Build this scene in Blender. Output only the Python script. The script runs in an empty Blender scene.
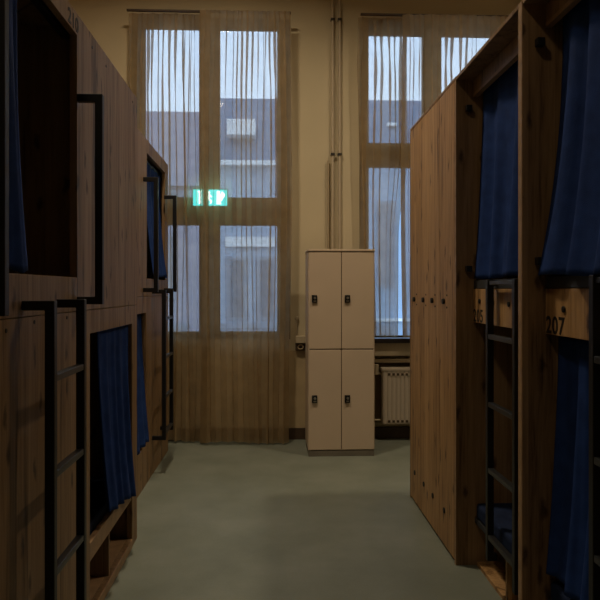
import bpy, bmesh, math, random
from mathutils import Vector, Matrix
random.seed(7)
S = bpy.context.scene
C = S.collection
R = math.radians

# ------------------------------------------------------------------ materials
def new_mat(name):
    m = bpy.data.materials.new(name); m.use_nodes = True
    nt = m.node_tree; nt.nodes.clear()
    out = nt.nodes.new('ShaderNodeOutputMaterial')
    return m, nt, out

def N(nt, kind, **kw):
    n = nt.nodes.new(kind)
    for k, v in kw.items():
        if k == 'inp':
            for a, b in v.items(): n.inputs[a].default_value = b
        else: setattr(n, k, v)
    return n

def ramp(nt, pts):
    r = nt.nodes.new('ShaderNodeValToRGB'); e = r.color_ramp.elements
    while len(e) < len(pts): e.new(0.5)
    for i, (p, c) in enumerate(pts):
        e[i].position = p; e[i].color = (*c, 1)
    return r

def principled(nt, out, col=None, rough=0.5, metal=0.0, spec=0.5):
    b = nt.nodes.new('ShaderNodeBsdfPrincipled')
    if col: b.inputs['Base Color'].default_value = (*col, 1)
    b.inputs['Roughness'].default_value = rough
    b.inputs['Metallic'].default_value = metal
    b.inputs['Specular IOR Level'].default_value = spec
    nt.links.new(b.outputs[0], out.inputs[0])
    return b

def plain(name, col, rough=0.5, metal=0.0, var=0.12, scale=6.0, spec=0.5, bump=0.0, bscale=80):
    m, nt, out = new_mat(name)
    b = principled(nt, out, col, rough, metal, spec)
    tc = N(nt, 'ShaderNodeTexCoord')
    no = N(nt, 'ShaderNodeTexNoise', inp={'Scale': scale, 'Detail': 4.0})
    nt.links.new(tc.outputs['Object'], no.inputs['Vector'])
    lo = tuple(c*(1-var) for c in col); hi = tuple(min(1, c*(1+var)) for c in col)
    r = ramp(nt, [(0.3, lo), (0.7, hi)])
    nt.links.new(no.outputs['Fac'], r.inputs[0]); nt.links.new(r.outputs[0], b.inputs['Base Color'])
    if bump:
        n2 = N(nt, 'ShaderNodeTexNoise', inp={'Scale': bscale, 'Detail': 3.0})
        nt.links.new(tc.outputs['Object'], n2.inputs['Vector'])
        bp = N(nt, 'ShaderNodeBump', inp={'Strength': bump, 'Distance': 0.01})
        nt.links.new(n2.outputs['Fac'], bp.inputs['Height']); nt.links.new(bp.outputs[0], b.inputs['Normal'])
    return m

def wood(name, tone=1.0, plank=0.11, seed=0.0, dark=(0.075,0.036,0.012), mid=(0.285,0.168,0.077), light=(0.44,0.28,0.145)):
    """oak laminate with upright grain, plank to plank variation, dark cracks and knots"""
    m, nt, out = new_mat(name)
    b = principled(nt, out, rough=0.52, spec=0.35)
    L = nt.links.new
    tc = N(nt, 'ShaderNodeTexCoord')
    sep = N(nt, 'ShaderNodeSeparateXYZ'); L(tc.outputs['Object'], sep.inputs[0])
    add = N(nt, 'ShaderNodeMath', operation='ADD'); L(sep.outputs[0], add.inputs[0]); L(sep.outputs[1], add.inputs[1])
    div = N(nt, 'ShaderNodeMath', operation='DIVIDE'); L(add.outputs[0], div.inputs[0]); div.inputs[1].default_value = plank
    off = N(nt, 'ShaderNodeMath', operation='ADD'); L(div.outputs[0], off.inputs[0]); off.inputs[1].default_value = seed
    fl = N(nt, 'ShaderNodeMath', operation='FLOOR'); L(off.outputs[0], fl.inputs[0])
    wn = N(nt, 'ShaderNodeTexWhiteNoise', noise_dimensions='1D'); L(fl.outputs[0], wn.inputs['W'])
    # grain coordinates: stretched along z, shifted per plank
    mp = N(nt, 'ShaderNodeMapping'); mp.inputs['Scale'].default_value = (1, 1, 0.055)
    L(tc.outputs['Object'], mp.inputs[0])
    sh = N(nt, 'ShaderNodeCombineXYZ'); mul = N(nt, 'ShaderNodeMath', operation='MULTIPLY'); mul.inputs[1].default_value = 13.0
    L(wn.outputs['Value'], mul.inputs[0]); L(mul.outputs[0], sh.inputs[2])
    va = N(nt, 'ShaderNodeVectorMath', operation='ADD'); L(mp.outputs[0], va.inputs[0]); L(sh.outputs[0], va.inputs[1])
    n1 = N(nt, 'ShaderNodeTexNoise', inp={'Scale': 30.0, 'Detail': 6.0, 'Roughness': 0.62, 'Distortion': 0.5}); L(va.outputs[0], n1.inputs['Vector'])
    n2 = N(nt, 'ShaderNodeTexNoise', inp={'Scale': 120.0, 'Detail': 3.0}); L(va.outputs[0], n2.inputs['Vector'])
    mx = N(nt, 'ShaderNodeMath', operation='MULTIPLY_ADD'); L(n2.outputs['Fac'], mx.inputs[0]); mx.inputs[1].default_value = 0.30; L(n1.outputs['Fac'], mx.inputs[2])
    n3 = N(nt, 'ShaderNodeTexNoise', inp={'Scale': 11.0, 'Detail': 2.0}); L(va.outputs[0], n3.inputs['Vector'])
    mx3 = N(nt, 'ShaderNodeMath', operation='MULTIPLY_ADD'); L(n3.outputs['Fac'], mx3.inputs[0]); mx3.inputs[1].default_value = 0.45; L(mx.outputs[0], mx3.inputs[2])
    mx = N(nt, 'ShaderNodeMath', operation='SUBTRACT'); L(mx3.outputs[0], mx.inputs[0]); mx.inputs[1].default_value = 0.22
    pv = N(nt, 'ShaderNodeMath', operation='MULTIPLY_ADD'); L(wn.outputs['Value'], pv.inputs[0]); pv.inputs[1].default_value = 0.22; L(mx.outputs[0], pv.inputs[2])
    cr = ramp(nt, [(0.46, tuple(c*tone for c in dark)), (0.66, tuple(c*tone for c in mid)), (1.0, tuple(c*tone for c in light))])
    L(pv.outputs[0], cr.inputs[0])
    # knots
    ck = N(nt, 'ShaderNodeCombineXYZ'); L(add.outputs[0], ck.inputs[0]); L(sep.outputs[2], ck.inputs[1])
    nk = N(nt, 'ShaderNodeTexNoise', inp={'Scale': 14.0, 'Detail': 2.0}); L(ck.outputs[0], nk.inputs['Vector'])
    wk = N(nt, 'ShaderNodeMixRGB', blend_type='ADD', inp={0: 0.05}); L(ck.outputs[0], wk.inputs[1]); L(nk.outputs['Color'], wk.inputs[2])
    mk = N(nt, 'ShaderNodeMapping'); mk.inputs['Scale'].default_value = (7.0, 2.4, 1); L(wk.outputs[0], mk.inputs[0])
    vo = N(nt, 'ShaderNodeTexVoronoi', voronoi_dimensions='2D', inp={'Scale': 1.0, 'Randomness': 1.0}); L(mk.outputs[0], vo.inputs['Vector'])
    kr = ramp(nt, [(0.04, (0.12,0.08,0.06)), (0.12, (1,1,1))]); L(vo.outputs['Distance'], kr.inputs[0])
    mm = N(nt, 'ShaderNodeMix', data_type='RGBA', blend_type='MULTIPLY'); mm.inputs[0].default_value = 0.8
    L(cr.outputs[0], mm.inputs[6]); L(kr.outputs[0], mm.inputs[7])
    # plank joint: thin dark line
    fr = N(nt, 'ShaderNodeMath', operation='FRACT'); L(off.outputs[0], fr.inputs[0])
    jr = ramp(nt, [(0.0, (0.45,0.4,0.36)), (0.03, (1,1,1))]); L(fr.outputs[0], jr.inputs[0])
    m2 = N(nt, 'ShaderNodeMix', data_type='RGBA', blend_type='MULTIPLY'); m2.inputs[0].default_value = 0.6
    L(mm.outputs[2], m2.inputs[6]); L(jr.outputs[0], m2.inputs[7])
    L(m2.outputs[2], b.inputs['Base Color'])
    bp = N(nt, 'ShaderNodeBump', inp={'Strength': 0.25, 'Distance': 0.004}); L(pv.outputs[0], bp.inputs['Height']); L(bp.outputs[0], b.inputs['Normal'])
    return m

def sheer(name, col, dens):
    m, nt, out = new_mat(name); L = nt.links.new
    tr = N(nt, 'ShaderNodeBsdfTransparent')
    di = N(nt, 'ShaderNodeBsdfDiffuse'); tl = N(nt, 'ShaderNodeBsdfTranslucent')
    tc = N(nt, 'ShaderNodeTexCoord')
    no = N(nt, 'ShaderNodeTexNoise', inp={'Scale': 9.0, 'Detail': 4.0}); L(tc.outputs['Object'], no.inputs['Vector'])
    r = ramp(nt, [(0.3, tuple(c*0.9 for c in col)), (0.7, tuple(c*1.1 for c in col))]); L(no.outputs['Fac'], r.inputs[0])
    L(r.outputs[0], di.inputs[0]); L(r.outputs[0], tl.inputs[0])
    a = N(nt, 'ShaderNodeMixShader'); a.inputs[0].default_value = 0.62; L(di.outputs[0], a.inputs[1]); L(tl.outputs[0], a.inputs[2])
    c = N(nt, 'ShaderNodeMixShader'); c.inputs[0].default_value = dens; L(tr.outputs[0], c.inputs[1]); L(a.outputs[0], c.inputs[2])
    L(c.outputs[0], out.inputs[0])
    return m

def glass(name):
    m, nt, out = new_mat(name); L = nt.links.new
    tr = N(nt, 'ShaderNodeBsdfTransparent'); tr.inputs[0].default_value = (0.93, 0.96, 0.97, 1)
    gl = N(nt, 'ShaderNodeBsdfGlossy', inp={'Roughness': 0.02})
    fr = N(nt, 'ShaderNodeFresnel', inp={'IOR': 1.45})
    mx = N(nt, 'ShaderNodeMixShader'); L(fr.outputs[0], mx.inputs[0]); L(tr.outputs[0], mx.inputs[1]); L(gl.outputs[0], mx.inputs[2])
    L(mx.outputs[0], out.inputs[0]); return m

def emit(name, col, s):
    m, nt, out = new_mat(name)
    e = N(nt, 'ShaderNodeEmission', inp={'Strength': s}); e.inputs[0].default_value = (*col, 1)
    nt.links.new(e.outputs[0], out.inputs[0]); return m

def floor_mat():
    m, nt, out = new_mat('floor_vinyl'); L = nt.links.new
    b = principled(nt, out, rough=0.55, spec=0.3)
    tc = N(nt, 'ShaderNodeTexCoord')
    n1 = N(nt, 'ShaderNodeTexNoise', inp={'Scale': 2.2, 'Detail': 6.0, 'Roughness': 0.6}); L(tc.outputs['Object'], n1.inputs['Vector'])
    n2 = N(nt, 'ShaderNodeTexNoise', inp={'Scale': 90.0, 'Detail': 2.0}); L(tc.outputs['Object'], n2.inputs['Vector'])
    mx = N(nt, 'ShaderNodeMath', operation='MULTIPLY_ADD'); L(n2.outputs['Fac'], mx.inputs[0]); mx.inputs[1].default_value = 0.25; L(n1.outputs['Fac'], mx.inputs[2])
    r = ramp(nt, [(0.4, (0.148, 0.164, 0.132)), (0.62, (0.178, 0.196, 0.16)), (0.85, (0.212, 0.228, 0.19))]); L(mx.outputs[0], r.inputs[0])
    L(r.outputs[0], b.inputs['Base Color'])
    return m

M = dict(
    oak=wood('oak_laminate_shaded', tone=0.74), oak_lit=wood('oak_laminate_lit', tone=1.2, seed=3.3, plank=0.13, dark=(0.075, 0.036, 0.012), mid=(0.285, 0.16, 0.064), light=(0.44, 0.27, 0.125)),  # one laminate: darker copy paints in shade, brighter warmer copy paints in lamplight
    oakin=wood('oak_laminate_inside', tone=0.7, seed=7.7),
    edge=plain('oak_edge_band', (0.34, 0.21, 0.11), 0.5, var=0.2, scale=20),
    black=plain('black_metal', (0.008, 0.008, 0.009), 0.42, 0.0, spec=0.4),
    rung=plain('worn_black_metal', (0.03, 0.032, 0.034), 0.35, 0.3, spec=0.5),
    ink=plain('black_paint', (0.006, 0.005, 0.004), 0.6),
    blue=plain('blue_cloth', (0.016, 0.042, 0.165), 0.85, var=0.2, scale=14, spec=0.1, bump=0.2, bscale=300),
    navy=plain('navy_mattress_cloth', (0.012, 0.022, 0.06), 0.85, var=0.2, scale=20, spec=0.15),
    trim=plain('charcoal_board', (0.03, 0.033, 0.038), 0.6),
    wall=plain('cream_wall_paint', (0.54, 0.46, 0.315), 0.85, var=0.04, scale=2.5, spec=0.2),
    ceil=plain('ceiling_paint', (0.62, 0.55, 0.42), 0.9, var=0.03),
    floor=floor_mat(),
    locker=plain('cream_locker_enamel', (0.60, 0.475, 0.355), 0.42, var=0.03, scale=3, spec=0.4),
    plinth=plain('locker_plinth', (0.16, 0.14, 0.11), 0.6),
    gap=plain('locker_dark_seam', (0.07, 0.045, 0.02), 0.8),
    chrome=plain('steel', (0.5, 0.48, 0.45), 0.3, 0.9),
    frame=plain('window_frame_paint', (0.075, 0.05, 0.024), 0.6, var=0.08),
    board=plain('beige_painted_board', (0.46, 0.38, 0.26), 0.6, var=0.06),
    ply=plain('pale_ply_panel', (0.47, 0.36, 0.21), 0.65, var=0.12, scale=5),
    stone=plain('dark_sill_stone', (0.022, 0.016, 0.014), 0.45, var=0.2),
    dwood=plain('dark_brown_skirting', (0.06, 0.035, 0.02), 0.6, var=0.2),
    recess=plain('brown_recess_paint', (0.20, 0.14, 0.08), 0.7, var=0.1),
    rad=plain('radiator_enamel', (0.58, 0.50, 0.41), 0.45, var=0.03),
    conduit=plain('painted_conduit', (0.46, 0.38, 0.27), 0.6, var=0.05),
    conduit2=plain('brown_conduit', (0.36, 0.29, 0.19), 0.6, var=0.05),
    sheer=sheer('sheer_beige_voile', (0.58, 0.445, 0.265), 0.63),
    glass=glass('window_glass'),
    green=emit('lit_green', (0.05, 0.74, 0.74), 2.6), white=emit('lit_white', (0.75, 1.0, 0.92), 5.0),
    signbox=plain('sign_housing', (0.12, 0.12, 0.11), 0.5),
    asphalt=plain('street_asphalt', (0.16, 0.16, 0.17), 0.9),
    fwallA=plain('brick_facade', (0.35, 0.35, 0.42), 0.9, var=0.12, scale=1.2),
    fwallB=plain('grey_render', (0.36, 0.44, 0.54), 0.9, var=0.08, scale=1.0),
    fwallC=plain('slate_blue_facade', (0.33, 0.43, 0.55), 0.9, var=0.08, scale=1.0),
    roof=plain('dark_roof_slate', (0.155, 0.22, 0.31), 0.8, var=0.1),
    roofA=plain('red_brown_roof_tile', (0.29, 0.285, 0.34), 0.85, var=0.1),
    fwhite=plain('white_window_paint', (0.75, 0.76, 0.76), 0.7, var=0.05),
    fgrey=plain('grey_window_paint', (0.27, 0.31, 0.37), 0.7, var=0.05),
    fpane=plain('house_window_glass', (0.17, 0.20, 0.25), 0.15, spec=0.8),
)

# ------------------------------------------------------------------ mesh helpers
def link(name, bm, mat, parent=None, smooth=False, bevel=0.0):
    bmesh.ops.recalc_face_normals(bm, faces=bm.faces[:])
    me = bpy.data.meshes.new(name); bm.to_mesh(me); bm.free()
    me.materials.append(mat if not isinstance(mat, str) else M[mat])
    if smooth:
        for p in me.polygons: p.use_smooth = True
    o = bpy.data.objects.new(name, me); C.objects.link(o)
    if parent is not None:
        o.parent = parent
        pl = parent.location if parent.type == 'EMPTY' else None
        # geometry is written in room coordinates: undo the parent's base point
        w = Vector((0, 0, 0)); q = parent
        while q is not None:
            w += q.location; q = q.parent
        o.location = -w
        # (children of a mesh part inherit that part's own offset)
    if bevel:
        b = o.modifiers.new('bevel', 'BEVEL'); b.width = bevel; b.segments = 2; b.limit_method = 'ANGLE'
    return o

def box(bm, x0, x1, y0, y1, z0, z1):
    vs = [bm.verts.new((x, y, z)) for x in (x0, x1) for y in (y0, y1) for z in (z0, z1)]
    for f in ((0,1,3,2), (4,6,7,5), (0,4,5,1), (2,3,7,6), (0,2,6,4), (1,5,7,3)):
        bm.faces.new([vs[i] for i in f])

def bx(name, mat, parent, x0, x1, y0, y1, z0, z1, bevel=0.0015):
    bm = bmesh.new(); box(bm, x0, x1, y0, y1, z0, z1)
    return link(name, bm, mat, parent, bevel=bevel)

def holed(name, mat, parent, axis, a0, a1, z0, z1, d0, d1, holes, bevel=0.0015):
    """one upright board lying in the (a,z) plane, between depths d0,d1, with rectangular openings; axis: the board's normal"""
    A = sorted({a0, a1, *[h[0] for h in holes], *[h[1] for h in holes]})
    Z = sorted({z0, z1, *[h[2] for h in holes], *[h[3] for h in holes]})
    A = [a for a in A if a0 <= a <= a1]; Z = [z for z in Z if z0 <= z <= z1]
    def solid(i, j):
        if not (0 <= i < len(A)-1 and 0 <= j < len(Z)-1): return False
        ca, cz = (A[i]+A[i+1])/2, (Z[j]+Z[j+1])/2
        return not any(h[0] < ca < h[1] and h[2] < cz < h[3] for h in holes)
    bm = bmesh.new(); cache = {}
    def v(i, j, k):
        key = (i, j, k)
        if key not in cache:
            d = (d0, d1)[k]
            cache[key] = bm.verts.new((d, A[i], Z[j]) if axis == 'x' else (A[i], d, Z[j]))
        return cache[key]
    for i in range(len(A)-1):
        for j in range(len(Z)-1):
            if not solid(i, j): continue
            for k in (0, 1): bm.faces.new([v(i,j,k), v(i+1,j,k), v(i+1,j+1,k), v(i,j+1,k)])
            for (p, q, (di, dj)) in (((i,j),(i+1,j),(0,-1)), ((i+1,j),(i+1,j+1),(1,0)), ((i+1,j+1),(i,j+1),(0,1)), ((i,j+1),(i,j),(-1,0))):
                if not solid(i+di, j+dj): bm.faces.new([v(*p,0), v(*q,0), v(*q,1), v(*p,1)])
    return link(name, bm, mat, parent, bevel=bevel)

def cyl(bm, p0, p1, r, n=16, r2=None):
    p0, p1 = Vector(p0), Vector(p1); d = (p1-p0); L = d.length; d.normalize()
    q = d.to_track_quat('Z', 'Y').to_matrix().to_4x4()
    bmesh.ops.create_cone(bm, cap_ends=True, segments=n, radius1=r, radius2=r if r2 is None else r2, depth=L, matrix=Matrix.Translation((p0+p1)/2) @ q)

def tube_path(bm, pts, w):
    """square tube along a polyline of axis aligned runs, mitred by simple overlap-free joining: swept square section"""
    pts = [Vector(p) for p in pts]; rings = []
    h = w/2
    n = len(pts)
    dirs = [(pts[i+1]-pts[i]).normalized() for i in range(n-1)]
    nrm = None
    for i in range(n-1):
        for j in range(i+1, n-1):
            c = dirs[i].cross(dirs[j])
            if c.length > 0.5: nrm = c.normalized(); break
        if nrm: break
    if nrm is None:
        nrm = Vector((1,0,0)) if abs(dirs[0].x) < 0.5 else Vector((0,1,0))
    for i, p in enumerate(pts):
        if i == 0: t = dirs[0]; s = t.cross(nrm); k = 1
        elif i == n-1: t = dirs[-1]; s = t.cross(nrm); k = 1
        else:
            s0, s1 = dirs[i-1].cross(nrm), dirs[i].cross(nrm)
            s = (s0+s1).normalized(); k = 1/max(0.3, s.dot(s0))
        rings.append([bm.verts.new(p + s*(a*h*k) + nrm*(b*h)) for a, b in ((1,1), (-1,1), (-1,-1), (1,-1))])
    for a, b in zip(rings, rings[1:]):
        for i in range(4): bm.faces.new([a[i], a[(i+1)%4], b[(i+1)%4], b[i]])
    bm.faces.new(rings[0]); bm.faces.new(rings[-1][::-1])

def tube(name, mat, parent, pts, w, bevel=0.003):
    bm = bmesh.new(); tube_path(bm, pts, w)
    return link(name, bm, mat, parent, bevel=bevel)

def thing(name, label, cat, loc, group=None):
    o = bpy.data.objects.new(name, None); C.objects.link(o); o.location = loc
    o.empty_display_size = 0.1
    return tag(o, label, cat, group)
def tag(o, label, cat, group=None):
    o['label'] = label; o['category'] = cat
    if group: o['group'] = group
    return o
def struct(o):
    o['kind'] = 'structure'; return o

def number(txt, parent, size, origin, right, name='berth_number'):
    """painted digits, as a thin solid mesh; right: the direction the writing runs"""
    cu = bpy.data.curves.new('digits', 'FONT'); cu.body = txt; cu.size = size/0.72; cu.extrude = 0.0012; cu.offset = 0.0016
    cu.space_character = 1.05
    t = bpy.data.objects.new('digits', cu); C.objects.link(t)
    bpy.context.view_layer.update()
    me = bpy.data.meshes.new_from_object(t.evaluated_get(bpy.context.evaluated_depsgraph_get()))
    bpy.data.objects.remove(t)
    bm = bmesh.new(); bm.from_mesh(me)
    bmesh.ops.scale(bm, vec=(1.14, 1, 1), verts=bm.verts[:])
    r = Vector(right); u = Vector((0,0,1)); n = r.cross(u)
    mtx = Matrix((( r.x, u.x, n.x, origin[0]), (r.y, u.y, n.y, origin[1]), (r.z, u.z, n.z, origin[2]), (0,0,0,1)))
    bmesh.ops.transform(bm, matrix=mtx, verts=bm.verts[:])
    return link(name, bm, 'ink', parent)

# ------------------------------------------------------------------ room shell
YB = 6.65
bm = bmesh.new(); box(bm, -3.3, 3.4, -3.2, YB+0.2, -0.12, 0.0); struct(link('floor', bm, 'floor'))
bm = bmesh.new(); box(bm, -3.3, 3.4, -3.2, YB+0.2, 5.20, 5.32); struct(link('ceiling', bm, 'ceil'))
bm = bmesh.new(); box(bm, -3.45, -3.3, -3.2, YB+0.2, 0, 5.20); struct(link('wall_left', bm, 'wall'))
bm = bmesh.new(); box(bm, 3.4, 3.55, -3.2, YB+0.2, 0, 5.20); struct(link('wall_right', bm, 'wall'))
bm = bmesh.new(); box(bm, -3.3, 3.4, -3.35, -3.2, 0, 5.20); struct(link('wall_front', bm, 'wall'))
W1 = (-1.40, 0.185, 1.0, 4.23); W2 = (0.885, 2.42, 1.0, 4.22)
struct(holed('wall_back', 'wall', None, 'y', -3.3, 3.4, 0.0, 5.20, YB, YB+0.2, [W1, W2], bevel=0))

def window(idx, W, panes):
    fr = struct(holed('window_%d' % idx, 'frame', None, 'y', W[0], W[1], W[2], W[3], YB+0.04, YB+0.11, panes, bevel=0.004))
    for (a0, a1, b0, b1) in panes:
        bx('pane', 'glass', fr, a0-0.01, a1+0.01, YB+0.072, YB+0.08, b0-0.01, b1+0.01, bevel=0)
    return fr
window(1, W1, [(-1.275, -0.735, 2.435, 4.14), (-0.525, 0.052, 2.435, 4.14), (-1.275, -0.735, 1.08, 2.155), (-0.525, 0.052, 1.08, 2.155)])
window(2, W2, [(0.985, 1.54, 3.0, 4.11), (1.735, 2.29, 3.0, 4.11), (0.985, 1.54, 1.035, 2.755), (1.735, 2.29, 1.035, 2.755)])

# ledges, boards and skirting on the back wall
o = bx('trim_1', 'stone', None, 0.80, 3.3, YB-0.17, YB, 0.975, 1.02, 0.004); struct(o)
o = bx('trim_2', 'board', None, 0.80, 3.3, YB-0.13, YB, 0.845, 0.972, 0.003); struct(o)
o = bx('trim_3', 'board', None, 0.80, 3.3, YB-0.10, YB, 0.775, 0.812, 0.003); struct(o)
o = bx('trim_4', 'dwood', None, 0.80, 3.3, YB-0.03, YB, 0.745, 0.775, 0.001); struct(o)
o = bx('trim_5', 'ply', None, 0.13, 0.55, YB-0.03, YB, 0.115, 0.893, 0.002); struct(o)
o = bx('trim_6', 'recess', None, 0.80, 3.3, YB-0.012, YB, 0.16, 0.745, 0.001); struct(o)
o = bx('baseboard_back', 'dwood', None, -1.5, 3.3, YB-0.035, YB, 0.0, 0.115, 0.003); struct(o)

# pipe box beside the curtain
t = thing('pipe_box', 'dark wall box with beige lid and pale ring, between curtain and pale locker', 'pipe box', (0.3, YB, 0.89))
bx('lid', 'board', t, 0.235, 0.55, YB-0.10, YB, 0.972, 1.04, 0.004)
bx('casing', 'dwood', t, 0.235, 0.55, YB-0.07, YB, 0.895, 0.97, 0.003)
bm = bmesh.new()
for i in range(24):
    a0, a1 = 2*math.pi*i/24, 2*math.pi*(i+1)/24
    cyl(bm, (0.285+0.026*math.cos(a0), YB-0.075, 0.932+0.022*math.sin(a0)), (0.285+0.026*math.cos(a1), YB-0.075, 0.932+0.022*math.sin(a1)), 0.006, 6)
link('ring', bm, 'ply', t)
# little white socket above the box, by the curtain edge
t = thing('wall_valve', 'small white knob fitting on the wall just above the dark pipe box', 'knob', (0.245, YB, 1.2))
bm = bmesh.new(); cyl(bm, (0.25, YB, 1.215), (0.25, YB-0.03, 1.215), 0.022, 16, 0.018); link('knob', bm, 'board', t, bevel=0.004)
bm = bmesh.new(); cyl(bm, (0.25, YB-0.012, 1.205), (0.25, YB-0.012, 1.042), 0.008, 10); link('pipe', bm, 'conduit', t)

# ------------------------------------------------------------------ conduits
def conduit(x, z0, z1, r, mat, label, parent_clamps):
    t = thing('wall_pipe', label, 'pipe', (x, YB, z0), 'upright pipes behind the pale locker')
    bm = bmesh.new(); cyl(bm, (x, YB-0.03, z0), (x, YB-0.03, z1), r, 16); link('pipe', bm, mat, t, smooth=False)
    for zc in parent_clamps:
        bm = bmesh.new(); box(bm, x-r-0.006, x+r+0.006, YB-0.052, YB, zc-0.012, zc+0.012); link('clamp', bm, 'stone', t, bevel=0.003)
conduit(0.610, 0.15, 5.20, 0.014, 'conduit', 'left of the two full height wall pipes behind the pale locker', (2.865, 4.22))
conduit(0.680, 0.15, 5.20, 0.014, 'conduit', 'right of the two full height wall pipes behind the pale locker', (2.865, 4.22))
conduit(0.565, 0.15, 2.80, 0.010, 'conduit2', 'thin wall pipe left of the two tall pipes, ending halfway up the wall', ())

# ------------------------------------------------------------------ window curtains
def voile(name, label, X0, X1, ztop, zbot, Y, folds, seed, group, hem0=False, hem1=False, lower_shift=None):
    rnd = random.Random(seed)
    per = 22; rows = 56
    wid = [rnd.uniform(0.55, 1.5) for _ in range(folds)]; tot = sum(wid); wid = [w/tot*(X1-X0) for w in wid]
    amp = [rnd.uniform(0.10, 0.24) for _ in range(folds+1)]
    dep = [rnd.uniform(0.55, 1.2) for _ in range(folds+1)]
    ph = [rnd.uniform(0, 6.28) for _ in range(folds+1)]
    fr = [rnd.uniform(2.0, 6.5) for _ in range(folds+1)]
    bm = bmesh.new(); grid = []
    for j in range(rows+1):
        v = j/rows; z = ztop + (zbot-ztop)*v
        row = []; x = X0
        for k in range(folds):
            w = wid[k]
            for i in range(per + (1 if k == folds-1 else 0)):
                t = i/per
                # neighbouring folds blend so the cloth stays continuous
                A = amp[k]*(1-t)+amp[k+1]*t; D = dep[k]*(1-t)+dep[k+1]*t
                top = max(0.0, 1-v/0.55)
                a = A*(0.75+0.55*top*abs(math.sin(ph[k]+fr[k]*v*3)))*w
                phi = 2*math.pi*t
                drift = 0.016*math.sin(ph[k]*(1-t)+ph[k+1]*t + (fr[k]*(1-t)+fr[k+1]*t)*v) * min(1, v*6)
                X = x + w*t - a*math.sin(2*phi) + drift
                pleat = 0.35 + 0.65*min(1, v*9)
                Yy = Y + pleat*D*min(w*0.45, 0.048)*math.cos(phi) + 0.006*math.sin(3*v+ph[k])
                if lower_shift: X += lower_shift(X, z)
                zz = z + (0.012*math.sin(7*X+seed) if j == rows else 0)
                row.append(bm.verts.new((X, Yy, max(zz, zbot-0.006))))
            x += w
        # folded side hems, turned back on themselves
        for flag, at_start in ((hem0, True), (hem1, False)):
            if flag:
                base = row[0].co if at_start else row[-1].co
                sgn = 1 if at_start else -1
                extra = [Vector((base.x + sgn*0.045, base.y + 0.012, base.z)), Vector((base.x + sgn*0.004, base.y + 0.020, base.z))]
                ev = [bm.verts.new(e) for e in extra]
                row = (ev[::-1] + row) if at_start else (row + ev)
        grid.append(row)
    for a, b in zip(grid, grid[1:]):
        for i in range(len(a)-1): bm.faces.new([a[i], a[i+1], b[i+1], b[i]])
    o = link(name, bm, 'sheer', None, smooth=True)
    return tag(o, label, 'curtain', group)

g = 'sheer curtains on the back wall windows'
voile('sheer_curtain', 'floor length sheer beige curtain over the left half of the left tall window', -1.395, -0.615, 4.20, 0.022, 6.505, 8, 3, g, hem1=True)
voile('sheer_curtain', 'floor length sheer beige curtain beside the bare wall with pipes, left tall window', -0.685, 0.175, 4.20, 0.022, 6.40, 9, 11, g, hem0=True)
def part1(x, z):
    k = min(1, max(0, (2.9-z)/0.9)); return -0.085*k*k*(3-2*k)*max(0, (x-1.08)/0.25)
voile('sheer_curtain', 'sill length sheer beige curtain directly above the radiator, edge nearest the pipes', 0.86, 1.335, 4.20, 1.045, 6.51, 4, 21, g, lower_shift=part1)
voile('sheer_curtain', 'sill length sheer beige curtain of the right window, partly hidden by wooden lockers', 1.285, 2.40, 4.20, 1.045, 6.41, 10, 34, g, hem0=True)
for (a, b, lab) in ((-1.405, 0.185, 'thin brown curtain track above the left tall window'), (0.87, 2.42, 'thin brown curtain track above the right window')):
    tag(bx('curtain_track', 'dwood', None, a, b, 6.44, 6.47, 4.20, 4.218, 0.002), lab, 'curtain track')

# ------------------------------------------------------------------ exit sign between the window and the curtain
t = thing('exit_sign', 'lit green emergency exit sign glowing through the sheer curtain', 'exit sign', (-0.615, 6.66, 2.33))
sx0, sx1, sz0, sz1, sy = -0.782, -0.446, 2.337, 2.497, 6.590
bx('housing', 'signbox', t, sx0-0.006, sx1+0.006, sy, 6.69, sz0-0.006, sz1+0.012, 0.003)
bx('face', 'green', t, sx0, sx1, sy-0.006, sy, sz0, sz1, 0)
def poly(name, mat, parent, pts, y0, y1):
    bm = bmesh.new()
    a = [bm.verts.new((x, y0, z)) for x, z in pts]; b = [bm.verts.new((x, y1, z)) for x, z in pts]
    bm.faces.new(a); bm.faces.new(b[::-1])
    for i in range(len(pts)): bm.faces.new([a[i], a[(i+1)%len(pts)], b[(i+1)%len(pts)], b[i]])
    return link(name, bm, mat, parent)
def rel(pts): return [(sx0+(sx1-sx0)*u, sz0+(sz1-sz0)*v) for u, v in pts]
# white doorway at the left, running figure in the middle, white arrow panel at the right
poly('doorway', 'white', t, rel([(0.17,0.1),(0.25,0.1),(0.25,0.92),(0.14,0.92),(0.14,0.82),(0.17,0.82)]), sy-0.009, sy-0.006)
bm = bmesh.new(); bmesh.ops.create_circle(bm, cap_ends=True, segments=14, radius=0.013, matrix=Matrix.Translation((sx0+0.155*1.0, sy-0.008, sz0+0.13)) @ Matrix.Rotation(R(90), 4, 'X'))
r_ = bmesh.ops.extrude_face_region(bm, geom=bm.faces[:]); bmesh.ops.translate(bm, vec=(0, -0.002, 0), verts=[v for v in r_['geom'] if isinstance(v, bmesh.types.BMVert)])
link('figure_head', bm, 'white', t)
poly('running_figure', 'white', t, rel([(0.46,0.72),(0.52,0.68),(0.56,0.52),(0.53,0.50),(0.50,0.58),(0.49,0.44),(0.56,0.30),(0.53,0.10),(0.49,0.10),(0.51,0.28),(0.45,0.38),(0.42,0.22),(0.34,0.22),(0.34,0.28),(0.39,0.30),(0.42,0.46),(0.43,0.58),(0.38,0.52),(0.35,0.56),(0.41,0.68)]), sy-0.009, sy-0.006)
poly('arrow', 'white', t, rel([(0.69,0.08),(0.84,0.08),(0.81,0.22),(0.95,0.66),(0.86,0.90),(0.78,0.62),(0.80,0.92),(0.70,0.92)]), sy-0.009, sy-0.006)

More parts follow.
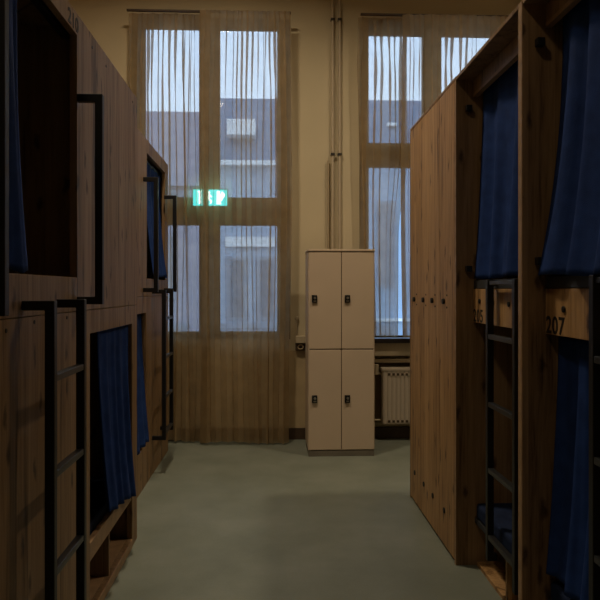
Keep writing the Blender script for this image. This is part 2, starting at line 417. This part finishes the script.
# ------------------------------------------------------------------ pale steel locker by the back wall
LX0, LX1, LY0, LY1, LZ = 0.325, 0.928, 5.93, 6.42, 1.865
t = thing('metal_locker', 'cream metal locker with four doors standing against the back wall', 'locker', ((LX0+LX1)/2, (LY0+LY1)/2, 0))
bx('carcass', 'locker', t, LX0, LX1, LY0+0.012, LY1, 0.055, LZ, 0.004)
bx('plinth', 'plinth', t, LX0+0.004, LX1-0.004, LY0+0.004, LY1-0.01, 0.0, 0.055, 0.002)
bx('seam', 'gap', t, LX0+0.012, LX1-0.012, LY0+0.009, LY0+0.0125, 0.065, LZ-0.02, 0)
bx('top_cap', 'locker', t, LX0-0.003, LX1+0.003, LY0-0.006, LY1, LZ-0.016, LZ+0.004, 0.003)
xm = (LX0+LX1)/2; zm = 0.965
for (a, b) in ((LX0+0.008, xm-0.003), (xm+0.003, LX1-0.008)):
    for (c, d) in ((0.06, zm-0.005), (zm+0.005, LZ-0.02)):
        dr = bx('door', 'locker', t, a, b, LY0, LY0+0.014, c, d, 0.003)
        zl = (1.42 if c > 0.5 else 0.518)
        xl = a + 0.028
        k = bx('lock', 'black', dr, xl-0.003, xl+0.046, LY0-0.014, LY0, zl-0.035, zl+0.035, 0.005)
        bm = bmesh.new(); cyl(bm, (xl+0.024, LY0-0.014, zl+0.008), (xl+0.024, LY0-0.026, zl+0.008), 0.011, 16); link('lock_barrel', bm, 'chrome', dr)
        bm = bmesh.new(); box(bm, xl+0.012, xl+0.036, LY0-0.0165, LY0-0.014, zl-0.024, zl-0.014); link('lock_slot', bm, 'chrome', dr)

# ------------------------------------------------------------------ radiator under the right window
t = thing('radiator', 'cream panel radiator under the right window, partly behind the wooden lockers', 'radiator', (1.6, 6.5, 0.16))
rx0, rx1, ry, rz0, rz1 = 1.095, 2.2, 6.49, 0.175, 0.70
bm = bmesh.new(); n = 26; rows = []
prof = []
for i in range(n):
    x0 = rx0 + (rx1-rx0)*i/n; w = (rx1-rx0)/n
    prof += [(x0, 0), (x0+w*0.30, -0.007), (x0+w*0.62, -0.007), (x0+w*0.92, 0)]
prof.append((rx1, 0))
a = [bm.verts.new((x, ry+d, rz0)) for x, d in prof]; b = [bm.verts.new((x, ry+d, rz1)) for x, d in prof]
c = [bm.verts.new((x, ry+0.10, rz0)) for x, d in prof]; d_ = [bm.verts.new((x, ry+0.10, rz1)) for x, d in prof]
for i in range(len(prof)-1):
    bm.faces.new([a[i], a[i+1], b[i+1], b[i]]); bm.faces.new([c[i], c[i+1], d_[i+1], d_[i]])
    bm.faces.new([b[i], b[i+1], d_[i+1], d_[i]]); bm.faces.new([a[i], a[i+1], c[i+1], c[i]])
bm.faces.new([a[0], b[0], d_[0], c[0]]); bm.faces.new([a[-1], b[-1], d_[-1], c[-1]])
link('panel', bm, 'rad', t)
for x in (1.35, 1.95):
    for z in (0.25, 0.62): bx('bracket', 'rad', t, x, x+0.04, ry+0.10, YB-0.012, z, z+0.05, 0)
bx('top_grille', 'rad', t, rx0-0.012, rx1+0.012, ry-0.012, ry+0.112, rz1, rz1+0.028, 0.004)
for zz, nm in ((rz1-0.035, 'upper'), (rz0+0.025, 'lower')):
    bx('slot_strip', 'gap', t, rx0+0.05, rx1, ry-0.0085, ry-0.0060, zz-0.012, zz+0.012, 0)
    for i in range(24):
        x = rx0+0.075+i*0.044
        if x < rx1-0.02: bx('slot_bar', 'rad', t, x, x+0.018, ry-0.0115, ry-0.0084, zz-0.013, zz+0.013, 0)
bm = bmesh.new(); cyl(bm, (1.04, ry+0.05, 0.66), (1.04, ry+0.05, 0.76), 0.022, 14); link('valve', bm, 'board', t, bevel=0.004)
bm = bmesh.new(); cyl(bm, (1.03, ry+0.05, 0.665), (rx0, ry+0.05, 0.665), 0.011, 12); link('pipe', bm, 'conduit2', t)
bm = bmesh.new(); cyl(bm, (0.985, ry+0.05, 0.0), (0.985, ry+0.05, 0.70), 0.010, 12); link('pipe', bm, 'board', t)
bm = bmesh.new(); cyl(bm, (0.98, ry+0.05, 0.205), (rx0, ry+0.05, 0.205), 0.010, 12); link('pipe', bm, 'board', t)

# ------------------------------------------------------------------ wooden lockers on the right
t = thing('wooden_locker', 'tall row of four oak lockers standing in the aisle end before berth 205', 'locker', (1.3, 4.15, 0))
ly0, ly1, lz = 3.555, 4.75, 2.665
bx('carcass', 'oak', t, 1.022, 1.60, ly0+0.032, ly1-0.022, 0.03, lz-0.02, 0)
bx('end_panel', 'oak', t, 1.002, 1.60, ly0, ly0+0.03, 0.0, lz-0.02, 0.002)
bx('edge_strip', 'edge', t, 1.0, 1.0035, ly0, ly0+0.026, 0.0, lz-0.02, 0)
bx('end_panel', 'oak', t, 1.0, 1.60, ly1-0.02, ly1, 0.0, lz-0.02, 0.002)
bx('top_panel', 'oak', t, 1.0, 1.60, ly0, ly1, lz-0.018, lz, 0.002)
ys = [3.590, 3.908, 4.178, 4.438, 4.726]
for i, yl in enumerate((3.791, 4.064, 4.307, 4.581)):
    dr = bx('door', 'oak_lit', t, 1.0, 1.021, ys[i]+0.0015, ys[i+1]-0.0015, 0.02, lz-0.022, 0.0015)
    bm = bmesh.new(); cyl(bm, (1.0, yl, 1.435), (0.985, yl, 1.435), 0.0165, 18); link('lock', bm, 'ink', dr, bevel=0.002)
    for dz in (0.035, -0.035):
        bm = bmesh.new(); cyl(bm, (1.0, yl-0.055, 1.435+dz), (0.997, yl-0.055, 1.435+dz), 0.006, 10); link('screw', bm, 'ink', dr)
    bm = bmesh.new(); cyl(bm, (1.0, yl, 0.222), (0.994, yl, 0.222), 0.016, 18); link('finger_hole', bm, 'ink', dr)

# ------------------------------------------------------------------ helpers for ladders, rails, pods
def ladder(parent, xb, xs, y0, y1, ztop, zbot, rungs):
    """xb: face of the pod, xs: plane of the rails"""
    L = tube('ladder', 'black', parent, [(xb, y0, ztop), (xs, y0, ztop), (xs, y0, zbot), (xb, y0, zbot)], 0.032)
    L.name = 'ladder'
    q = tube('rail', 'black', L, [(xb, y1, ztop), (xs, y1, ztop), (xs, y1, zbot), (xb, y1, zbot)], 0.032)
    q.location = (0, 0, 0)
    for z in rungs:
        k = bx('rung', 'rung', L, xs-0.014, xs+0.014, y0+0.016, y1-0.016, z-0.012, z+0.012, 0.003)
        k.location = (0, 0, 0)
    return L
def grab(parent, xb, xs, y, z0, z1):
    return tube('grab_rail', 'black', parent, [(xb, y, z0), (xs, y, z0), (xs, y, z1), (xb, y, z1)], 0.032)
def screws(parent, x, pts):
    s = 1 if x < 0 else -1
    for (y, z) in pts:
        bm = bmesh.new(); cyl(bm, (x, y, z), (x+s*0.002, y, z), 0.007, 10); link('screw', bm, 'ink', parent)

def cloth(name, label, P0, P1, ztop, zbot, folds, amp, seed, flare0=0.0, flare1=0.0, group='blue berth curtains', out=(1, 0), belly=0.0, tilt=0.0):
    """opaque hanging curtain from P0 to P1 (plan points); out: plan direction of the folds"""
    rnd = random.Random(seed); cols = folds*12; rows = 40
    p0, p1 = Vector((*P0, 0)), Vector((*P1, 0)); o_ = Vector((*out, 0)); run = (p1-p0)
    ph = [rnd.uniform(0, 6.28) for _ in range(6)]
    bm = bmesh.new(); g_ = []
    for j in range(rows+1):
        v = j/rows; z = ztop+(zbot-ztop)*v
        row = []
        for i in range(cols+1):
            u = i/cols
            uu = u + 0.018*math.sin(6.3*u*2+ph[0]+1.2*v) + 0.012*math.sin(2.2*v+ph[1])*math.sin(math.pi*u)
            f = math.sin(2*math.pi*folds*u + 0.9*math.sin(5*u+ph[2]) + 0.5*math.sin(2.5*v+ph[3]+3*u))
            f += 0.35*math.sin(2*math.pi*folds*1.9*u + ph[4] + 0.8*v)
            a = amp*(0.45+0.55*min(1, v*2.2))
            p = p0 + run*(uu - flare0*v*v*(1-u) + flare1*v*v*u) + o_*(a*f + belly*v*v)
            row.append(bm.verts.new((p.x, p.y, z + 0.006*math.sin(9*u+seed)*v + tilt*(1-u)*v)))
        g_.append(row)
    for a, b in zip(g_, g_[1:]):
        for i in range(cols): bm.faces.new([a[i], a[i+1], b[i+1], b[i]])
    ob = link(name, bm, 'blue', None, smooth=True)
    so = ob.modifiers.new('thickness', 'SOLIDIFY'); so.thickness = 0.004
    return tag(ob, label, 'curtain', group)

def mattress(label, x0, x1, y0, y1, z0, z1):
    bm = bmesh.new(); box(bm, x0, x1, y0, y1, z0, z1)
    o = link('mattress', bm, 'navy', None, bevel=0.018)
    o.modifiers['bevel'].segments = 3
    return tag(o, label, 'mattress', 'navy berth mattresses')

# ------------------------------------------------------------------ near left pod
XF = -0.815; ZT = 2.658
t = thing('bunk_pod', 'large oak bunk pod filling the near left side of the aisle, black ladder in front', 'bunk bed', (-1.8, 2.5, 0))
UP = (2.036, 2.798, 1.552, 2.567); LOW = (2.995, 3.884, 0.30, 1.304); NI = (2.995, 3.884, 0.045, 0.29)
Y0, Y1 = 0.9, 4.026
holed('front_panel', 'oak', t, 'x', Y0, Y1, 1.412, ZT, XF-0.03, XF, [UP])
holed('front_panel', 'oak', t, 'x', Y0, Y1, 0.0, 1.409, XF-0.03, XF, [(2.995, 3.884, 0.05, 1.304)])
bx('bed_rail', 'edge', t, XF-0.032, XF-0.004, 2.995, 3.884, 0.275, 0.358, 0.002)
bx('base_board', 'edge', t, -2.8, XF+0.004, 2.997, 3.882, 0.0, 0.049, 0.002)
bx('niche_divider', 'oak', t, -2.6, XF-0.012, 3.385, 3.405, 0.05, 0.275, 0.001)
bx('bed_deck', 'oakin', t, -2.8, XF-0.033, 2.96, 3.92, 0.275, 0.30, 0)
bx('top_panel', 'oak', t, -2.84, XF-0.031, Y0, Y1, ZT-0.022, ZT, 0)
bx('end_panel', 'oak', t, -2.84, XF-0.031, Y1-0.022, Y1, 0.0, ZT-0.023, 0)
bx('end_panel', 'oak', t, -2.84, XF-0.031, Y0, Y0+0.022, 0.0, ZT-0.023, 0)
bx('back_panel', 'oakin', t, -2.86, -2.842, Y0, Y1, 0.0, ZT, 0)
bx('mid_deck', 'oakin', t, -2.84, XF-0.031, Y0+0.023, Y1-0.023, 1.42, 1.45, 0)
bx('partition', 'oakin', t, -2.84, XF-0.031, 2.88, 2.90, 1.451, ZT-0.023, 0)
bx('partition', 'oakin', t, -2.84, XF-0.031, 1.92, 1.94, 1.451, ZT-0.023, 0)
bx('partition', 'oakin', t, -2.84, XF-0.031, 2.93, 2.955, 0.0, 1.419, 0)
bx('partition', 'oakin', t, -2.84, XF-0.031, 3.925, 3.945, 0.0, 1.419, 0)
tube('curtain_rail', 'black', t, [(XF-0.065, 1.95, 2.585), (XF-0.065, 2.86, 2.585)], 0.03)
ladder(t, XF, -0.725, 2.20, 2.545, 1.449, 0.25, (1.209, 0.889, 0.563, 0.30))
grab(t, XF, -0.725, 2.81, 1.456, 2.305)
grab(t, XF, -0.725, 1.80, 1.446, 2.325)
number('210', t, 0.060, (XF, 2.672, 2.578), (0, 1, 0))
screws(t, XF, [(2.06, 1.43), (2.06, 1.375), (2.30, 1.39), (2.42, 1.39), (2.66, 1.39), (3.03, 2.60), (3.28, 2.60), (3.9, 2.60)])
cloth('berth_curtain', 'blue curtain gathered at the near side of the upper left dark berth opening', (XF-0.02, 2.045), (XF-0.02, 2.20), 2.56, 1.562, 2, 0.010, 5, 0.0, 0.8, out=(1, 0))
cloth('berth_curtain', 'blue curtain hanging across the lower left berth opening beside the black ladder', (XF-0.022, 3.18), (XF-0.022, 3.865), 1.300, 0.31, 5, 0.011, 9, -0.05, 0.05, belly=0.045, tilt=0.12, out=(1, 0))
mattress('navy mattress low in the near left berth under the blue curtain', -2.78, XF-0.036, 2.965, 3.915, 0.302, 0.41)

# ------------------------------------------------------------------ far left pod
XG = -0.97
t = thing('bunk_pod', 'oak bunk pod at the far left end of the aisle beside the window curtain', 'bunk bed', (-1.9, 5.1, 0))
Y0, Y1 = 4.10, 6.215
UP2 = (5.17, 6.04, 1.59, 2.565); LOW2 = (4.26, 5.135, 0.31, 1.325)
holed('front_panel', 'oak', t, 'x', Y0, Y1, 1.452, ZT+0.01, XG-0.03, XG, [UP2])
holed('front_panel', 'oak', t, 'x', Y0, Y1, 0.0, 1.449, XG-0.03, XG, [LOW2])
bx('top_panel', 'oak', t, -2.84, XG-0.031, Y0, Y1, ZT-0.012, ZT+0.01, 0)
bx('end_panel', 'oak', t, -2.84, XG-0.031, Y1-0.022, Y1, 0.0, ZT-0.013, 0)
bx('end_panel', 'oak', t, -2.84, XG-0.031, Y0, Y0+0.022, 0.0, ZT-0.013, 0)
bx('back_panel', 'oakin', t, -2.86, -2.842, Y0, Y1, 0.0, ZT, 0)
bx('mid_deck', 'oakin', t, -2.84, XG-0.031, Y0+0.023, Y1-0.023, 1.46, 1.49, 0)
bx('partition', 'oakin', t, -2.84, XG-0.031, 5.13, 5.15, 1.491, ZT-0.013, 0)
bx('partition', 'oakin', t, -2.84, XG-0.031, 5.165, 5.185, 0.0, 1.459, 0)
bx('bed_deck', 'oakin', t, -2.84, XG-0.031, 4.13, 5.16, 0.28, 0.30, 0)
tube('curtain_rail', 'black', t, [(XG-0.06, 5.16, 2.545), (XG-0.06, 6.18, 2.545)], 0.025)
ladder(t, XG, -0.875, 5.40, 5.79, 1.487, 0.30, (1.265, 0.951, 0.629, 0.335))
grab(t, XG, -0.875, 5.985, 1.50, 2.335)
grab(t, XG, -0.875, 5.03, 1.50, 2.335)
cloth('berth_curtain', 'blue curtain in the upper opening of the far left bunk pod', (XG-0.05, 5.32), (XG-0.05, 6.03), 2.53, 1.612, 4, 0.016, 14, 0.0, 0.0, belly=0.07, out=(1, 0))
cloth('berth_curtain', 'blue curtain in the narrow visible lower opening of the far left bunk pod', (XG-0.045, 4.35), (XG-0.045, 5.14), 1.318, 0.33, 4, 0.016, 19, 0.0, 0.0, belly=0.05, out=(1, 0))

# ------------------------------------------------------------------ right pods 205 and 207
XP = 1.094; XD = 1.0; RZ = 2.66
def right_pod(num, y0, y1, label, pegs, numY, pY0):
    """y0..y1: clear opening; its divider stands on the near side"""
    t = thing('bunk_pod', label, 'bunk bed', (2.1, (y0+y1)/2, 0))
    bx('divider', 'oak', t, XD+0.003, 3.2, y0-0.042, y0, 0.0, RZ+0.0, 0.002)
    bx('edge_strip', 'edge', t, XD, XD+0.0035, y0-0.040, y0-0.002, 0.0, RZ, 0)
    bx('top_panel', 'oak', t, XD, 3.2, y0+0.002, y1-0.002, RZ-0.018, RZ, 0.001)
    bx('fascia', 'oak', t, XP, XP+0.025, y0+0.002, y1-0.002, 2.568, RZ-0.02, 0.001)
    bx('edge_strip', 'edge', t, XP-0.001, XP+0.026, y0+0.002, y1-0.002, 2.55, 2.5675, 0)
    bx('back_panel', 'oakin', t, 3.18, 3.2, y0+0.001, y1-0.001, 0.0, RZ-0.02, 0)
    bx('upper_deck', 'trim', t, XP+0.03, 3.17, y0+0.002, y1-0.002, 1.47, 1.50, 0)
    bx('deck_trim', 'trim', t, XP+0.004, XP+0.029, y0+0.002, y1-0.002, 1.508, 1.552, 0.002)
    pn = bx('number_board', 'oak_lit', t, XP, XP+0.022, pY0 if pY0 else y0+0.002, y1-0.002, 1.325, 1.505, 0.0015)
    number(num, pn, 0.068, (XP, numY, 1.331), (0, -1, 0)).location = (0, 0, 0)
    for (y, z) in pegs:
        bm = bmesh.new(); cyl(bm, (XP, y, z), (XP-0.008, y, z), 0.0125, 18); o = link('peg', bm, 'ink', pn, bevel=0.003); o.location = (0, 0, 0)
    bx('bed_deck', 'trim', t, XP+0.01, 3.17, y0+0.002, y1-0.002, 0.235, 0.262, 0)
    bx('niche_floor', 'oak_lit', t, 1.115, 3.17, y0+0.002, y1-0.002, 0.0, 0.02, 0.001)
    bx('niche_divider', 'oak_lit', t, 1.12, 3.0, y0+0.46, y0+0.478, 0.0205, 0.2345, 0.001)
    # grab rail on the far jamb
    j = y1
    tube('grab_rail', 'black', t, [(1.065, j-0.003, 2.485), (1.065, j-0.035, 2.485)], 0.032)
    tube('grab_rail', 'black', t, [(1.065, j-0.003, 1.615), (1.065, j-0.035, 1.615)], 0.032)
    return t
P205 = (2.645, 3.553); P207 = (1.60, 2.600)
t = right_pod('205', *P205, 'oak bunk berth numbered 205 with open lower bunk and black ladder', [(3.43, 1.441), (3.22, 1.439), (3.0, 1.434)], 3.545, None)
ladder(t, XP, 1.06, 2.818, 3.175, 1.533, 0.20, (1.274, 0.945, 0.626, 0.301))
tube('ladder_bar', 'rung', t, [(1.06, 2.835, 1.533), (1.06, 3.158, 1.533)], 0.02)
t = right_pod('207', *P207, 'oak bunk berth numbered 207 at the right edge, blue curtains above and below', [(2.427, 1.428), (2.02, 1.425)], 2.592, None)
ladder(t, XP, 1.06, 1.75, 2.122, 1.533, 0.20, (1.274, 0.945, 0.626, 0.301))
tube('ladder_bar', 'rung', t, [(1.06, 1.776, 1.533), (1.06, 2.105, 1.533)], 0.02)
cloth('berth_curtain', 'blue curtain closing the upper berth of bunk 205, ending above its number board', (XP+0.055, 2.66), (XP+0.055, 3.525), 2.60, 1.56, 4, 0.016, 23, 0.0, 0.0, belly=-0.04, out=(1, 0))
cloth('berth_curtain', 'bright blue curtain closing the upper berth of bunk 207, above its number board', (XP+0.055, 1.62), (XP+0.055, 2.565), 2.60, 1.553, 4, 0.020, 31, 0.0, 0.02, belly=-0.085, out=(1, 0))
cloth('berth_curtain', 'dark blue curtain hanging below the number board of bunk 207', (XP+0.06, 2.17), (XP+0.06, 2.585), 1.318, 0.375, 3, 0.014, 44, 0.0, 0.0, belly=-0.05, out=(1, 0))
mattress('navy mattress on the open lower bunk of berth 205 behind the ladder', XP+0.012, 3.15, P205[0]+0.01, P205[1]-0.01, 0.264, 0.345)
mattress('navy mattress showing under the curtain in the lower bunk of berth 207', XP+0.012, 3.15, P207[0]+0.01, P207[1]-0.01, 0.264, 0.345)

# ------------------------------------------------------------------ street side outside
def house(label, X0, X1, YF, zt, zr, wallm, roofm, wins, depth=8.0):
    t = thing('town_house', label, 'house', ((X0+X1)/2, YF, -4.0), 'houses across the street')
    bx('wall', wallm, t, X0, X1, YF, YF+depth, -4.0, zt, 0)
    bm = bmesh.new()
    ra = [(X0, YF-0.25, zt), (X1, YF-0.25, zt), (X1, YF+1.6, zr), (X0, YF+1.6, zr), (X0, YF+depth, zr), (X1, YF+depth, zr), (X0, YF+depth, zt), (X1, YF+depth, zt)]
    v = [bm.verts.new(p) for p in ra]
    for f in ((0,1,2,3), (3,2,5,4), (4,5,7,6), (0,1,7,6), (0,3,4,6), (1,2,5,7)): bm.faces.new([v[i] for i in f])
    link('roof', bm, roofm, t)
    for (a, b, c, d) in wins:
        w = bx('window', 'fgrey', t, a, b, YF-0.08, YF-0.001, c, d, 0)
        q = bx('pane', 'fpane', w, a+0.1, b-0.1, YF-0.10, YF-0.079, c+0.1, d-0.1, 0); q.location = (0, 0, 0)
    return t
h = house('plain mauve-grey house across the street, left pane of left tall window', -9, -2.0, 20, 4.6, 7.3, 'fwallA', 'roofA', [(-3.1, -2.4, 4.0, 4.5), (-3.7, -2.9, 1.2, 3.2), (-7, -5.5, 1.6, 3.4), (-3.6, -2.5, -1.6, 0.5)])
h = house('blue-grey house with white dormer across the street, right pane of left tall window', -2.0, 1.7, 20, 5.3, 7.75, 'fwallB', 'roof', [(-1.35, -0.75, 0.6, 2.5), (-0.45, 0.1, 0.6, 2.5), (-1.6, -0.2, -2.0, 0.1)])
bm = bmesh.new(); box(bm, -1.35, -0.5, 19.8, 21.4, 6.15, 6.62); link('dormer', bm, 'fwhite', h)
bm = bmesh.new(); box(bm, -2.0, 1.7, 19.65, 19.99, 5.22, 5.36); link('cornice', bm, 'fwhite', h)
bm = bmesh.new(); box(bm, -1.4, 0.1, 19.85, 19.99, 2.8, 3.1); link('shop_fascia', bm, 'fwhite', h)
bm = bmesh.new(); box(bm, -2.0, 1.7, 19.85, 19.99, 0.36, 0.48); link('string_course', bm, 'fgrey', h)
h = house('slate blue house across the street, seen in the right window', 1.7, 9.5, 20, 5.6, 7.75, 'fwallC', 'roof', [(3.2, 3.75, 1.6, 4.2), (4.6, 5.6, 1.4, 4.4), (3.2, 3.75, -2.0, 0.4), (4.6, 5.6, -2.0, 0.4)])
bm = bmesh.new(); box(bm, 3.6, 3.9, 20.5, 21.6, 6.64, 6.74); link('skylight', bm, 'fwhite', h)
bm = bmesh.new(); box(bm, 1.7, 9.5, 19.85, 19.99, 0.55, 0.64); link('string_course', bm, 'fwhite', h)
bm = bmesh.new(); box(bm, -30, 30, 6.9, 60, -4.1, -4.0); struct(link('street', bm, 'asphalt'))

# ------------------------------------------------------------------ sky
w = bpy.data.worlds.new('overcast_dusk'); S.world = w; w.use_nodes = True
nt = w.node_tree; nt.nodes.clear()
o = nt.nodes.new('ShaderNodeOutputWorld'); b = nt.nodes.new('ShaderNodeBackground')
tc = nt.nodes.new('ShaderNodeTexCoord'); sp = nt.nodes.new('ShaderNodeSeparateXYZ'); nt.links.new(tc.outputs['Generated'], sp.inputs[0])
r = ramp(nt, [(0.0, (0.62, 0.76, 0.95)), (0.5, (0.50, 0.67, 0.92)), (1.0, (0.36, 0.52, 0.82))]); nt.links.new(sp.outputs[2], r.inputs[0])
nt.links.new(r.outputs[0], b.inputs[0]); b.inputs[1].default_value = 2.9
nt.links.new(b.outputs[0], o.inputs[0])

# ------------------------------------------------------------------ ceiling lamps (warm downlights above the picture)
def lamp(name, loc, power, size, col=(1.0, 0.81, 0.56)):
    l = bpy.data.lights.new(name, 'AREA'); l.shape = 'DISK'; l.size = size; l.energy = power; l.color = col
    ob = bpy.data.objects.new(name, l); C.objects.link(ob); ob.location = loc
    return ob
a = lamp('ceiling_lamp_aisle', (-0.62, 4.4, 5.1), 54, 0.35); a.data.spread = R(150)
lamp('ceiling_lamp_entrance', (-1.10, 0.6, 5.1), 19, 0.35)
lamp('ceiling_lamp_right', (1.93, 4.66, 5.0), 32, 0.16).data.spread = R(140)

# ------------------------------------------------------------------ camera
cam = bpy.data.cameras.new('camera'); co = bpy.data.objects.new('camera', cam); C.objects.link(co)
co.location = (0, 0, 1.5); co.rotation_euler = (R(90), 0, -math.atan(28/660))
cam.sensor_width = 36; cam.lens = 660/600*36; cam.shift_y = -10/600; cam.clip_start = 0.05
S.camera = co
S.view_settings.view_transform = 'Standard'; S.view_settings.look = 'None'
S.view_settings.exposure = 0.0; S.view_settings.gamma = 1.0; S.view_settings.use_curve_mapping = False
S.cycles.transparent_max_bounces = 40
S.cycles.use_denoising = True
S.cycles.max_bounces = 10
